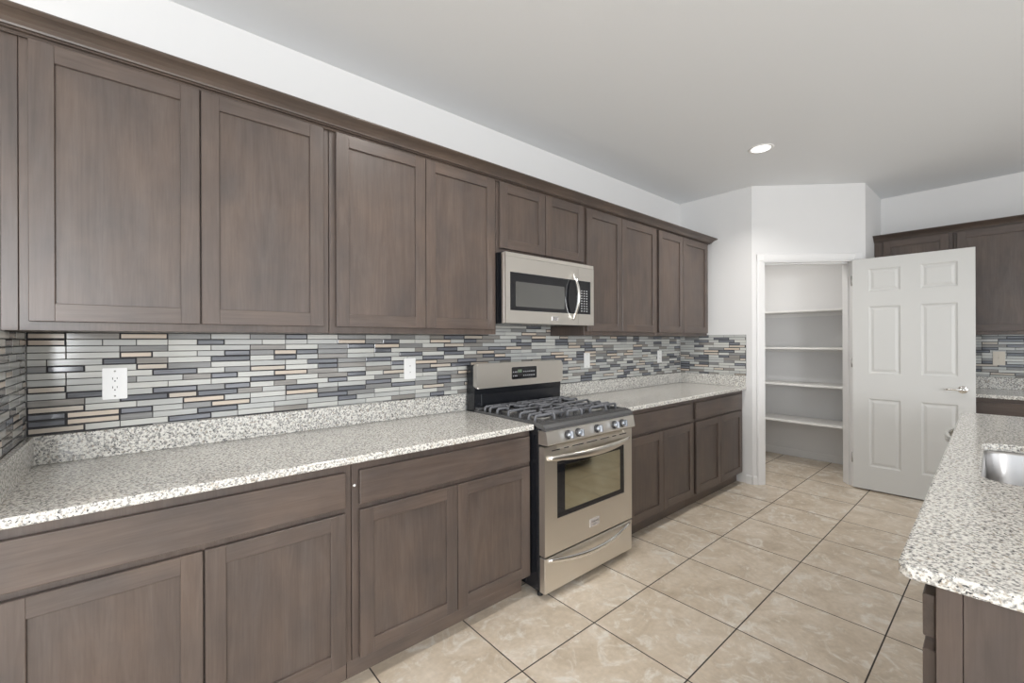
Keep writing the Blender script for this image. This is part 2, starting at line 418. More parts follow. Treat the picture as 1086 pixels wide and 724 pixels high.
mosaic('mosaic_backsplash', XE + 0.302, 0.92, Z1 + 0.06, Matrix.Translation((-0.302, D + 0.008, 0)), wall_back, 11)
mosaic('mosaic_backsplash', D - 1.632, Z0, Z1, Matrix.Translation((XE + 0.0065, D, 0)) @ Matrix.Rotation(R(-90), 4, 'Z'), wall_right, 23)
mosaic('mosaic_backsplash', 2.4, Z0, Z1, Matrix.Translation((XR + 0.008, 0.880, 0)) @ Matrix.Rotation(R(-90), 4, 'Z'), wall_far, 31)

# ------------------------------------------------------------------ cabinets (local: x to the right, -y to the front, z up; back at y = 0)
def shaker_door(parent, x0, x1, z0, z1, yf, st=0.056, th=0.019):
    y1 = yf + th
    bm = BM()
    for a, b_ in ((x0, x0 + st), (x1 - st, x1)): box(bm, a, b_, yf, y1, z0, z1, 0.0016, 0)
    for a, b_ in ((z0, z0 + st), (z1 - st, z1)): box(bm, x0 + st - 0.0016, x1 - st + 0.0016, yf, y1, a, b_, 0.0016, 1)
    d = obj('door', bm, [M['wood'], M['woodh']], parent)
    bm = BM(); box(bm, x0 + st - 0.004, x1 - st + 0.004, yf + 0.009, y1 - 0.003, z0 + st - 0.004, z1 - st + 0.004)
    obj('panel', bm, M['wood'], d)
    return d
def slab_front(parent, x0, x1, z0, z1, yf, th=0.019):
    bm = BM(); box(bm, x0, x1, yf, yf + th, z0, z1, 0.003, 0, 2)
    return obj('drawer', bm, M['woodh'], parent)
def upper_cabinet(label, loc, rz, width, doors, group, z0=1.367, z1=2.2685, dz0=1.395, dz1=2.2465, depth=0.322, filler=None):
    t = thing('upper_cabinet', label, 'cabinet', (loc[0], loc[1], z0), rz, group)
    bm = BM(); box(bm, 0.0006, width - 0.0006, -depth, 0, 0, z1 - z0, 0.0012)
    obj('body', bm, M['wood'], t)
    if filler:
        bm = BM(); box(bm, *filler, 0.0012); obj('filler', bm, M['wood'], t)
    for a, b_ in doors: shaker_door(t, a, b_, dz0 - z0, dz1 - z0, -depth - 0.020)
    return t
GU = 'upper cabinets above the long countertop'
x = -0.272
def up(x0, x1, doors, label, **k):
    return upper_cabinet(label, (x0, D - 0.001, 0), 0, x1 - x0, [(a - x0, b_ - x0) for a, b_ in doors], GU, **k)
up(-0.274, 0.626, [(-0.252, 0.168), (0.1725, 0.601)], 'dark-stained double-door upper cabinet above the duplex outlet at the left wall',
   filler=(-0.0358, -0.0006, -0.322, -0.01, 0, 0.895))
up(0.6275, 1.556, [(0.653, 1.092), (1.0955, 1.537)], 'dark-stained double-door upper cabinet just left of the microwave')
up(1.5575, 2.333, [(1.576, 1.943), (1.950, 2.316)], 'short dark-stained upper cabinet sitting on top of the microwave', z0=1.840, dz0=1.866)
up(2.3345, 3.258, [(2.351, 2.757), (2.763, 3.238)], 'dark-stained double-door upper cabinet just right of the microwave')
up(3.2595, 4.172, [(3.281, 3.680), (3.687, 4.153)], 'dark-stained upper cabinet at the right end, nearest the pantry')
# wooden end panel that carries the tiled return at the left end
bm = BM(); prism(bm, [(1.63, 0), (D + 0.006, 0), (D + 0.006, 2.2465), (1.951, 2.2465), (1.951, 1.3668), (1.63, 1.3668)], -0.328, -0.3105, 'x')
ep = obj('end_panel', bm, M['wood']); ep['label'] = 'dark-stained tall end panel at the left edge, tiled between counter and uppers'; ep['category'] = 'panel'
mosaic('mosaic_backsplash', D - 1.62, Z0, 1.3665, Matrix.Translation((-0.310, 1.62, 0)) @ Matrix.Rotation(R(90), 4, 'Z'), ep, 5)

# crown moulding: profile (out, z)
CR = [(0.0, 2.270), (0.004, 2.270), (0.004, 2.2475), (0.009, 2.2475), (0.009, 2.2575), (0.022, 2.2575), (0.022, 2.2625), (0.031, 2.2625), (0.033, 2.268), (0.041, 2.279), (0.052, 2.289), (0.063, 2.2965), (0.066, 2.2975), (0.073, 2.304), (0.073, 2.309), (0.0, 2.309)]
def crown(name, label, start, length, yface, back, rz, mirror_left):
    t_loc = start; bm = BM(); rings = []
    n = len(CR)
    if mirror_left:
        rings.append([bm.verts.new((0, -yface - o, z)) for o, z in CR])
    else:
        rings.append([bm.verts.new((0, -yface - o, z)) for o, z in CR])
    rings.append([bm.verts.new((length + (o if back else 0), -yface - o, z)) for o, z in CR])
    def skin(bm, rings):
        for A_, B_ in zip(rings, rings[1:]):
            for k in range(n): bm.faces.new((A_[k], A_[(k + 1) % n], B_[(k + 1) % n], B_[k]))
        bm.faces.new(rings[0][::-1]); bm.faces.new(rings[-1])
    skin(bm, rings)
    bmesh.ops.translate(bm, vec=(0, 0, -2.2475), verts=bm.verts)
    o = obj(name, bm, M['crown']); o.location = (start[0], start[1], 2.2475); o.rotation_euler = (0, 0, rz)
    o['label'] = label; o['category'] = 'moulding'
    if back:
        b2 = BM(); skin(b2, [[b2.verts.new((length + o_, -yface - o_, z - 2.2475)) for o_, z in CR], [b2.verts.new((length + o_, 0, z - 2.2475)) for o_, z in CR]])
        obj('crown_return', b2, M['crown'], o)
    return o
crown('crown_moulding', 'dark-stained crown moulding along the top of the long row of upper cabinets', (-0.328, D - 0.001, 0), 4.172 + 0.328, 0.3245, True, 0, False)

# base cabinets
def base_cabinet(label, loc, rz, width, drawers, doors, group, depth=0.607, toe=(0, None), kick=True, split=(0.681, 0.702)):
    t = thing('base_cabinet', label, 'cabinet', loc, rz, group)
    bm = BM(); box(bm, 0.0006, width - 0.0006, -depth, 0, 0.104, 0.866, 0.0012)
    obj('body', bm, M['wood'], t)
    if kick:
        bm = BM(); box(bm, toe[0] + 0.0006, (toe[1] or width) - 0.0006, -depth + 0.055, -depth + 0.068, 0.0, 0.1035)
        obj('toe_kick', bm, M['wooddark'], t)
    for a, b_ in drawers: slab_front(t, a, b_, split[1], 0.835, -depth - 0.020)
    for a, b_ in doors: shaker_door(t, a, b_, 0.112, split[0], -depth - 0.020)
    return t
GB = 'base cabinets under the long countertop'
def bs(x0, x1, dr, do, label, **k):
    return base_cabinet(label, (x0, D - 0.001, 0), 0, x1 - x0, [(a - x0, b_ - x0) for a, b_ in dr], [(a - x0, b_ - x0) for a, b_ in do], GB, **k)
bs(-0.309, 0.614, [(-0.277, 0.588)], [(-0.277, 0.148), (0.153, 0.588)], 'dark-stained base cabinet at the left edge below the duplex outlet')
c2 = bs(0.6155, 1.551, [(0.642, 1.536)], [(0.642, 1.0865), (1.0905, 1.535)], 'dark-stained base cabinet just left of the range', toe=(0, 0.925))
bm = BM(); lathe(bm, [(0.0, 0.004), (0.0045, 0.003), (0.0055, 0.0), (0.0055, -0.001)], (0.012, -0.607, 0.775), (0, -1, 0), 12)
obj('bumper', bm, M['plate'], c2)
bs(2.330, 3.303, [(2.420, 3.274)], [(2.420, 2.845), (2.849, 3.287)], 'dark-stained base cabinet just right of the range')
bs(3.3045, 4.268, [(3.333, 4.214)], [(3.333, 3.772), (3.776, 4.214)], 'dark-stained base cabinet at the right end against the short wall')

# ------------------------------------------------------------------ countertops
def countertop(label, loc, rz, width, depth, splash, sides, group='granite countertops'):
    t = thing('granite_countertop', label, 'countertop', (loc[0], loc[1], 0.868), rz, group)
    bm = BM(); box(bm, 0, width, -depth, 0, 0, 0.028, 0.005, 0, 3); obj('slab', bm, M['granite'], t)
    bm = BM(); box(bm, 0, width, -0.020, 0, 0.0282, 0.130, 0.002, 0, 2); obj('backsplash', bm, M['granite'], t)
    for s, l0 in sides:
        bm = BM()
        if s < 0: box(bm, 0, 0.020, -l0, -0.0205, 0.0282, 0.130, 0.002, 0, 2)
        else: box(bm, width - 0.020, width, -l0, -0.0205, 0.0282, 0.130, 0.002, 0, 2)
        obj('side_splash', bm, M['granite'], t)
    return t
countertop('speckled granite countertop left of the range', (-0.302, D - 0.0005, 0), 0, 1.552 + 0.302, 0.644, True, [(-1, 0.62)])
countertop('speckled granite countertop right of the range', (2.328, D - 0.0005, 0), 0, XE - 2.328 - 0.001, 0.644, True, [(1, 0.640)])

# ------------------------------------------------------------------ gas range
RX0, RX1, RF = 1.556, 2.324, 1.560
rg = thing('gas_range', 'stainless and black freestanding gas range between the two countertops', 'range', ((RX0 + RX1) / 2, 1.9, 0))
RW = (RX1 - RX0) / 2
ro = lambda y: y - 1.9
bm = BM(); box(bm, -RW + 0.003, RW - 0.003, ro(1.602), ro(2.245), 0.035, 0.884, 0.003); obj('body', bm, M['black'], rg)
# cooktop tray: sloped front lip, raised rim, sunken well
bm = BM()
yb_, yf_ = ro(2.165), ro(1.556)
prism(bm, [(yf_, 0.868), (yf_, 0.884), (yf_ + 0.012, 0.898), (yf_ + 0.05, 0.906), (yf_ + 0.062, 0.907), (yf_ + 0.066, 0.897), (yf_ + 0.066, 0.886)], -RW, RW, 'x')
box(bm, -RW, -RW + 0.018, yf_ + 0.06, yb_, 0.886, 0.907, 0.003); box(bm, RW - 0.018, RW, yf_ + 0.06, yb_, 0.886, 0.907, 0.003)
box(bm, -RW + 0.018, RW - 0.018, yb_ - 0.018, yb_, 0.886, 0.907, 0.003)
box(bm, -RW + 0.017, RW - 0.017, yf_ + 0.062, yb_ - 0.017, 0.886, 0.896)
box(bm, -RW + 0.006, RW - 0.006, ro(2.128), ro(2.166), 0.9075, 0.922, 0.003)
obj('cooktop', bm, M['topdark'], rg)
bm = BM()
prism(bm, [(ro(1.604), 0.797), (ro(1.540), 0.797), (ro(1.536), 0.802), (ro(1.548), 0.866), (ro(1.553), 0.8675), (ro(1.604), 0.8675)], -RW + 0.001, RW - 0.001, 'x')
pnl = obj('control_panel', bm, M['steel'], rg)
for kx in (1.714, 1.797, 1.957, 2.117, 2.192):
    px_ = kx - 1.94; o_ = Vector((px_, ro(1.5422), 0.834)); ax = Vector((0, -1, 0.16)).normalized()
    bm = BM(); lathe(bm, [(0, -0.004), (0.0235, -0.004), (0.0235, 0.006), (0.0215, 0.010), (0.0195, 0.010), (0.0185, 0.014), (0, 0.014)], o_, ax, 28)
    kb = obj('knob', bm, M['burner'], rg)
    bm = BM(); lathe(bm, [(0.0178, 0.0141), (0.0178, 0.022), (0.0165, 0.0245), (0, 0.0247)], o_, ax, 28); obj('cap', bm, M['knobcap'], kb)
    bm = BM(); box(bm, -0.006, 0.006, -0.040, -0.022, -0.019, 0.019, 0.003, 0, 2)
    obj('grip', bm, M['knobcap'], kb, Matrix.Translation(o_) @ Matrix.Rotation(R(-9), 4, 'X'))
# oven door: steel frame round a black glass window
DX0, DX1, DZ0, DZ1 = -RW + 0.002, RW - 0.002, 0.226, 0.786
WX0, WX1, WZ0, WZ1 = 1.650 - 1.94, 2.243 - 1.94, 0.402, 0.699
yd0, yd1 = ro(RF), ro(1.600)
bm = BM()
box(bm, DX0, WX0, yd0, yd1, DZ0, DZ1); box(bm, WX1, DX1, yd0, yd1, DZ0, DZ1)
box(bm, WX0, WX1, yd0, yd1, DZ0, WZ0); box(bm, WX0, WX1, yd0, yd1, WZ1, DZ1 - 0.022)
prism(bm, [(yd0, DZ1 - 0.022), (yd0 + 0.012, DZ1 - 0.006), (yd0 + 0.02, DZ1), (yd1, DZ1), (yd1, DZ1 - 0.022)], WX0, WX1, 'x')
bmesh.ops.remove_doubles(bm, verts=bm.verts, dist=1e-5)
od = obj('oven_door', bm, M['steel'], rg)
bm = BM(); box(bm, WX0 + 0.0005, WX1 - 0.0005, yd0 + 0.003, yd1 - 0.01, WZ0 + 0.0005, WZ1 - 0.0005); obj('window_border', bm, M['glass'], od)
bm = BM(); prism(bm, rrect(1.712 - 1.94, 2.204 - 1.94, 0.430, 0.672, 0.006, 3), yd0 + 0.0022, yd0 + 0.006, 'y'); obj('window_glass', bm, M['window'], od)
for a, b_ in ((-0.33, -0.27), (-0.235, -0.20), (-0.17, -0.08), (-0.05, 0.04), (0.07, 0.15), (0.185, 0.22), (0.255, 0.325)):
    bm = BM(); box(bm, a, b_, yd0 - 0.0012, yd0 + 0.002, 0.760, 0.7645); obj('vent_slot', bm, M['black'], od)
def bow(x0, x1, y0, z0, out, sag, n=25, wa=0.012, wb=0.021):
    pts, rad = [], []
    for i in range(n):
        t = i / (n - 1); s = math.sin(math.pi * t) ** 0.8 if 0 < t < 1 else 0
        pts.append((x0 + (x1 - x0) * t, y0 - out * s, z0 - sag * math.sin(math.pi * t)))
        k = 0.55 + 0.45 * s; rad.append((wa * k, wb * k))
    return pts, rad
bm = BM(); p_, r_ = bow(-0.362, 0.350, yd0 - 0.004, 0.728, 0.046, 0.008); sweep(bm, p_, r_, power=2.6, seg=14); obj('handle', bm, M['steelh'], od)
bm = BM(); box(bm, 1.912 - 1.94, 1.996 - 1.94, yd0 - 0.004, yd0 + 0.001, 0.281, 0.326, 0.002, 0, 2)
bd = obj('badge', bm, M['badge'], od)
text_mesh('lettering', 'FRIGIDAIRE', 0.0125, M['ink'], bd, (1.954 - 1.94, yd0 - 0.0044, 0.310)); text_mesh('lettering', 'GALLERY', 0.0105, M['ink'], bd, (1.954 - 1.94, yd0 - 0.0044, 0.294))
# storage drawer
bm = BM(); box(bm, DX0, DX1, yd0 + 0.001, yd1, 0.036, 0.217, 0.004, 0, 2); dr = obj('drawer', bm, M['steel'], rg)
bm = BM(); p_, r_ = bow(-0.355, 0.357, yd0 - 0.001, 0.203, 0.034, 0.034, wa=0.010, wb=0.015); sweep(bm, p_, r_, power=2.4, seg=14); obj('handle', bm, M['chrome'], dr)
for fx in (-RW + 0.035, RW - 0.035):
    for fy in (ro(1.63), ro(2.20)):
        bm = BM(); lathe(bm, [(0, 0), (0.016, 0), (0.016, 0.012), (0.009, 0.014), (0.009, 0.037), (0, 0.037)], (fx, fy, 0), (0, 0, 1), 14); obj('foot', bm, M['rubber'], rg)
# backguard
bm = BM()
prism(bm, [(ro(2.165), 0.886), (ro(2.165), 1.00), (ro(2.158), 1.035), (ro(2.175), 1.18), (ro(2.245), 1.18), (ro(2.245), 0.886)], -RW + 0.001, RW - 0.001, 'x', bev=0.002)
box(bm, -RW + 0.05, RW - 0.05, ro(2.158), ro(2.17), 0.925, 1.00, 0.003)
obj('backguard', bm, M['black'], rg)
bm = BM()
prism(bm, rrect(-RW, RW, 1.036, 1.190, 0.016, 5), ro(2.140), ro(2.175), 'y', bev=0.006)
gp = obj('backguard_panel', bm, M['steel'], rg)
bm = BM(); prism(bm, rrect(1.838 - 1.94, 2.063 - 1.94, 1.078, 1.158, 0.010, 4), ro(2.1385), ro(2.143), 'y'); dp = obj('control_display', bm, M['glass'], gp)
bm = BM(); box(bm, -0.050, -0.015 + 0.0, ro(2.1375), ro(2.139), 1.121, 1.141); obj('clock', bm, M['lcd'], dp)
for i, bx in enumerate((-0.088, -0.072, -0.060, 0.004, 0.022, 0.040, 0.056, 0.070, 0.084, 0.098)):
    for bz in (1.126, 1.100):
        bm = BM(); box(bm, bx - 0.0035, bx + 0.0035, ro(2.1377), ro(2.139), bz - 0.003, bz + 0.003); obj('button', bm, M['key'], dp)
# burners and grates
BUR = [(-0.225, 1.745, 0.046), (-0.225, 2.02, 0.038), (0.0, 1.885, 0.050), (0.225, 1.745, 0.052), (0.225, 2.02, 0.036)]
for bx, by, br in BUR:
    bm = BM(); lathe(bm, [(0, 0), (br * 1.25, 0), (br * 1.2, 0.008), (br * 0.9, 0.012), (0, 0.012)], (bx, ro(by), 0.896), (0, 0, 1), 24); bb = obj('burner', bm, M['burnerbase'], rg)
    bm = BM(); lathe(bm, [(0, 0.012), (br, 0.012), (br, 0.018), (br * 0.9, 0.021), (0, 0.022)], (bx, ro(by), 0.896), (0, 0, 1), 24); obj('burner_cap', bm, M['burner'], bb)
def grate(xa, xb, burners):
    bm = BM(); zt = 0.931; r = (0.0065, 0.0072); y0, y1 = ro(1.640), ro(2.118)
    ym = (y0 + y1) / 2
    def bar(pts): sweep(bm, pts, r, seg=8, power=3)
    def leg(x, y, dx, dy):  # rounded drop to the tray
        bar([(x - dx * 0.03, y - dy * 0.03, zt), (x - dx * 0.010, y - dy * 0.010, zt), (x - dx * 0.002, y - dy * 0.002, zt - 0.005), (x + dx * 0.0005, y + dy * 0.0005, zt - 0.016), (x + dx * 0.001, y + dy * 0.001, 0.897)])
    xm = (xa + xb) / 2
    for y in (y0 + 0.02, ym, y1 - 0.02):
        bar([(xa + 0.01, y, zt), (xm, y, zt), (xb - 0.01, y, zt)]); leg(xa, y, -1, 0); leg(xb, y, 1, 0)
    for y in ((y0 + ym) / 2 + 0.02, (y1 + ym) / 2 - 0.02, (y0 + ym) / 2 - 0.05, (y1 + ym) / 2 + 0.05):
        for sg, xe in ((-1, xa), (1, xb)):
            leg(xe, y, sg, 0); bar([(xe - sg * 0.012, y, zt), (xm + sg * (0.05 if abs(xm) > 0.1 else 0.03), y, zt), (xm + sg * (0.036 if abs(xm) > 0.1 else -0.004), y, zt + (0.003 if abs(xm) > 0.1 else 0))])
    for bx, by in burners:
        for an in range(4):
            a = R(45 + 90 * an); c, s = math.cos(a), math.sin(a)
            bar([(bx + c * 0.026, ro(by) + s * 0.026, zt + 0.002), (bx + c * 0.06, ro(by) + s * 0.06, zt), (bx + c * 0.10, ro(by) + s * 0.10, zt)])
    for y, dy in ((y0, -1), (y1, 1)): leg(xm, y, 0, dy); bar([(xm, y - dy * 0.02, zt), (xm, y - dy * (0.10 if abs(xm) > 0.1 else 0.25), zt)])
    obj('grate', bm, M['iron'], rg)
grate(-0.352, -0.104, [(-0.225, 1.745), (-0.225, 2.02)]); grate(-0.098, 0.098, [(0.0, 1.885)]); grate(0.104, 0.352, [(0.225, 1.745), (0.225, 2.02)])

# ------------------------------------------------------------------ microwave (local origin at the wall, under its middle)
mw = thing('microwave', 'stainless over-the-range microwave under the short upper cabinet', 'microwave', (1.933, D - 0.002, 1.430))
W2 = 0.386; mf = 1.850 - (D - 0.002); mb = 0.0
MZ = 1.830 - 1.430
bm = BM(); box(bm, -W2 + 0.0115, W2 - 0.003, mf + 0.036, mb, 0.006, MZ + 0.008, 0.003)
box(bm, -W2 + 0.02, W2 - 0.02, mf + 0.05, mb - 0.02, 0.0, 0.008)
obj('body', bm, M['black'], mw)
bm = BM(); box(bm, -W2, W2, mf + 0.0145, mf + 0.037, 0.0, MZ, 0.002); obj('front_frame', bm, M['steel'], mw)
ZS = 1.805 - 1.430; GX0, GX1, GZ0, GZ1 = 1.580 - 1.933, 2.286 - 1.933, 1.503 - 1.430, 1.720 - 1.430; SEAM = 2.160 - 1.933
bm = BM()
prism(bm, [(mf + 0.001, ZS + 0.0015), (mf + 0.0005, ZS + 0.004), (mf + 0.0025, MZ - 0.001), (mf + 0.0035, MZ), (mf + 0.0145, MZ), (mf + 0.0145, ZS + 0.0015)], -W2, W2, 'x'); obj('vent_strip', bm, M['steel'], mw)
def framed(x0, x1, z0, z1, hx0, hx1, hz0, hz1, y0, y1):
    bm = BM(); box(bm, x0, x1, y0, y1, z0, hz0, 0.0); box(bm, x0, x1, y0, y1, hz1, z1, 0.0)
    if hx0 > x0 + 1e-4: box(bm, x0, hx0, y0, y1, hz0, hz1)
    if hx1 < x1 - 1e-4: box(bm, hx1, x1, y0, y1, hz0, hz1)
    bmesh.ops.remove_doubles(bm, verts=bm.verts, dist=1e-5); return bm
md = obj('door', framed(-W2, SEAM - 0.0008, 0.001, ZS, GX0, SEAM - 0.0008, GZ0, GZ1, mf, mf + 0.0142), M['steel'], mw)
bm = BM(); box(bm, GX0 + 0.0003, SEAM - 0.001, mf + 0.0015, mf + 0.0138, GZ0 + 0.0003, GZ1 - 0.0003); obj('door_glass', bm, M['glass'], md)
bm = BM(); prism(bm, rrect(1.622 - 1.933, 2.030 - 1.933, 1.526 - 1.430, 1.668 - 1.430, 0.006, 3), mf + 0.0010, mf + 0.003, 'y'); obj('window_screen', bm, M['screen'], md)
bm = BM(); n_ = 25; pts, rad = [], []
for i in range(n_):
    t = i / (n_ - 1); s = math.sin(math.pi * t) ** 0.85 if 0 < t < 1 else 0
    pts.append((2.108 - 1.933, mf - 0.003 - 0.046 * s, 1.462 - 1.430 + (1.765 - 1.462) * t)); rad.append((0.0045 + 0.0065 * s, 0.006 + 0.006 * s))
sweep(bm, pts, rad, up=(0, -1, 0.001), power=2.5, seg=14); obj('handle', bm, M['chrome'], md)
bm = BM(); box(bm, 1.914 - 1.933, 1.972 - 1.933, mf - 0.0025, mf + 0.001, 1.453 - 1.430, 1.478 - 1.430, 0.001); bd = obj('badge', bm, M['badge'], md)
text_mesh('lettering', 'FRIGIDAIRE', 0.0088, M['ink'], bd, (1.943 - 1.933, mf - 0.0028, 0.0405)); text_mesh('lettering', 'GALLERY', 0.0088, M['ink'], bd, (1.943 - 1.933, mf - 0.0028, 0.0295))
mc = obj('control_panel', framed(SEAM + 0.0008, W2, 0.001, ZS, SEAM + 0.0008, GX1, GZ0, GZ1, mf, mf + 0.0142), M['steel'], mw)
bm = BM(); box(bm, SEAM + 0.001, GX1 - 0.0003, mf + 0.0015, mf + 0.0138, GZ0 + 0.0003, GZ1 - 0.0003); kp = obj('keypad', bm, M['glass'], mc)
for r in range(9):
    for c in range(3):
        kx = 2.196 - 1.933 + 0.026 * c; kz = GZ0 + 0.020 + 0.0165 * r
        bm = BM(); box(bm, kx - 0.0055, kx + 0.0055, mf + 0.0008, mf + 0.002, kz - 0.0028, kz + 0.0028); obj('key', bm, M['key'], kp)

# ------------------------------------------------------------------ outlets and switches on the tiles
GO = 'wall plates on the tiles'
def wall_plate(name, label, cat, loc, rz, kind, mat, w=0.072, h=0.120):
    t = thing(name, label, cat, loc, rz, GO); y = -0.006
    bm = BM(); prism(bm, rrect(-w / 2, w / 2, -h / 2, h / 2, 0.004, 3), y, 0, 'y', bev=0.0018); obj('plate', bm, mat, t)
    def screw(z):
        bm = BM(); lathe(bm, [(0, 0.0016), (0.003, 0.0012), (0.0034, 0), (0.0034, -0.001)], (0, y, z), (0, -1, 0), 10); obj('screw', bm, M['hinge'] if mat is M['plate'] else mat, t)
    if kind == 'duplex':
        bm = BM(); prism(bm, rrect(-0.0165, 0.0165, -0.0335, 0.0335, 0.002, 2), y - 0.002, y, 'y'); ins = obj('receptacle', bm, mat, t)
        for zc in (0.017, -0.017):
            bm = BM(); box(bm, -0.0075, -0.0055, y - 0.0024, y - 0.001, zc - 0.001, zc + 0.007); box(bm, 0.0055, 0.0072, y - 0.0024, y - 0.001, zc, zc + 0.007)
            lathe(bm, [(0, 0.0004), (0.0024, 0.0004), (0.0024, -0.001)], (0, y - 0.002, zc - 0.007), (0, -1, 0), 10); obj('slot', bm, M['slot'], ins)
        screw(0.048); screw(-0.048)
    elif kind == 'blank': screw(0.015); screw(-0.021)
    elif kind == 'rocker':
        bm = BM(); prism(bm, [(y, -0.033), (y - 0.002, -0.033), (y - 0.0045, 0.0), (y - 0.003, 0.033), (y, 0.033)], -0.0165, 0.0165, 'x'); obj('rocker', bm, mat, t); screw(0.048); screw(-0.048)
    else:
        bm = BM(); box(bm, -0.005, 0.005, y - 0.001, y, -0.012, 0.012, 0.0004); box(bm, -0.0035, 0.0035, y - 0.012, y, 0.000, 0.009, 0.0015); obj('toggle', bm, mat, t); screw(0.030); screw(-0.030)
    return t
wall_plate('wall_outlet', 'white duplex outlet on the mosaic tiles at the far left', 'outlet', (-0.0715, D - 0.0005, 1.171), 0, 'duplex', M['plate'])
wall_plate('wall_plate', 'white plate with two small screws on the tiles left of the range', 'outlet', (1.178, D - 0.0005, 1.173), 0, 'blank', M['plate'])
wall_plate('wall_switch', 'white rocker switch on the tiles just right of the range', 'switch', (2.755, D - 0.0005, 1.169), 0, 'rocker', M['plate'])
wall_plate('wall_outlet', 'white duplex outlet on the tiles near the corner by the pantry', 'outlet', (3.855, D - 0.0005, 1.170), 0, 'duplex', M['plate'])
wall_plate('wall_switch', 'ivory toggle switch on the tiles behind the open white door', 'switch', (XR - 0.0005, 0.093, 1.162), R(-90), 'toggle', M['almond'])

# ------------------------------------------------------------------ pantry door, shelves
dw = thing('door_1', 'white six-panel pantry door standing open beside the pantry doorway', 'door', (4.852, 0.953, 0.012), R(-87.2)); dw['kind'] = 'structure'
DWW, DHH, DTH = 0.755, 2.030, 0.035
UX = [0, 0.113, 0.322, 0.447, 0.660, DWW]; VZ = [0, 0.205, 0.800, 1.022, 1.608, 1.738, 1.935, DHH]
bm = BM()
def quad(ps): return bm.faces.new([bm.verts.new(p) for p in ps])
for side, yy in ((-1, 0.0), (1, DTH)):
    for i in range(5):
        for j in range(7):
            a, b_, c, d_ = UX[i], UX[i + 1], VZ[j], VZ[j + 1]
            if i in (1, 3) and j in (1, 3, 5):
                lv = [(0, 0), (0.010, 0.007), (0.018, 0.0085), (0.036, 0.0035)]
                prev = None
                for ins, dep in lv:
                    yv = yy - side * dep
                    ring = [(a + ins, yv, c + ins), (b_ - ins, yv, c + ins), (b_ - ins, yv, d_ - ins), (a + ins, yv, d_ - ins)]
                    if prev:
                        for q in range(4): quad((prev[q], prev[(q + 1) % 4], ring[(q + 1) % 4], ring[q]))
                    prev = ring
                quad(prev)
            else: quad(((a, yy, c), (b_, yy, c), (b_, yy, d_), (a, yy, d_)))
quad(((0, 0, 0), (DWW, 0, 0), (DWW, DTH, 0), (0, DTH, 0))); quad(((0, 0, DHH), (DWW, 0, DHH), (DWW, DTH, DHH), (0, DTH, DHH)))
quad(((0, 0, 0), (0, DTH, 0), (0, DTH, DHH), (0, 0, DHH))); quad(((DWW, 0, 0), (DWW, DTH, 0), (DWW, DTH, DHH), (DWW, 0, DHH)))
bmesh.ops.remove_doubles(bm, verts=bm.verts, dist=1e-5)
obj('door_leaf', bm, M['door'], dw)
for side, yy in ((-1, 0.0), (1, DTH)):
    hx, hz = 0.686, 0.922
    bm = BM(); lathe(bm, [(0, -0.002), (0.031, -0.002), (0.031, 0.004), (0.026, 0.009), (0.014, 0.012), (0.0115, 0.016), (0.0115, 0.045), (0.009, 0.052), (0, 0.053)], (hx, yy, hz), (0, side, 0), 28)
    sweep(bm, [(hx + 0.008, yy + side * 0.044, hz), (hx - 0.02, yy + side * 0.047, hz + 0.002), (hx - 0.055, yy + side * 0.046, hz + 0.002), (hx - 0.085, yy + side * 0.043, hz), (hx - 0.104, yy + side * 0.038, hz - 0.004)],
          [(0.0065, 0.010), (0.007, 0.0095), (0.006, 0.008), (0.005, 0.0075), (0.004, 0.006)], seg=10)
    obj('door_handle', bm, M['chrome'], dw)
for hz in (0.22, 1.07, 1.80):
    bm = BM(); box(bm, -0.003, 0.0, 0.004, 0.030, hz, hz + 0.089, 0.0006)
    lathe(bm, [(0, 0), (0.0055, 0), (0.0055, 0.089), (0, 0.089)], (-0.005, 0.004, hz), (0, 0, 1), 12)
    obj('hinge', bm, M['hinge'], dw)
SH = [(1.634, 'topmost white shelf in the pantry, above eye level'), (1.238, 'second white pantry shelf from the top'), (0.848, 'second white pantry shelf from the floor'), (0.451, 'lowest white pantry shelf, nearest the floor')]
for z_, lb in SH:
    t = thing('pantry_shelf', lb, 'shelf', (XR + 0.007, 1.63, z_ - 0.010), R(-90), 'pantry shelves')
    bm = BM(); box(bm, -0.64, 0.64, -0.385, 0, 0.0, 0.019, 0.0015); obj('board', bm, M['shelf'], t)
    bm = BM(); box(bm, -0.64, 0.64, -0.018, 0, -0.035, -0.0003, 0.001); obj('cleat', bm, M['shelf'], t)

# ------------------------------------------------------------------ far right wall units
GR = 'far right wall cabinets'
YR = 0.879
XRB = XR - 0.001
upper_cabinet('dark-stained upper cabinet on the far wall, mostly behind the open white door', (XRB, YR), R(-90), 0.530, [(0.066, 0.505)], GR)
upper_cabinet('dark-stained upper cabinet on the far wall at the right edge', (XRB, YR - 0.532), R(-90), 0.92, [(0.021, 0.456), (0.462, 0.897)], GR)
crown('crown_moulding', 'dark-stained crown moulding on the far right cabinets above the open door', (XRB, YR + 0.0005, 0), 1.452, 0.3245, False, R(-90), False)
base_cabinet('dark base cabinet on the far wall behind the open door', (XRB, YR, 0), R(-90), 0.60, [(0.03, 0.57)], [(0.03, 0.298), (0.302, 0.57)], GR)
base_cabinet('dark base cabinet on the far wall behind the island at the right edge', (XRB, YR - 0.602, 0), R(-90), 0.90, [(0.03, 0.87)], [(0.03, 0.448), (0.452, 0.87)], GR)
countertop('speckled granite countertop on the far wall behind the open door', (XRB + 0.0005, YR, 0), R(-90), 1.53, 0.644, True, [])

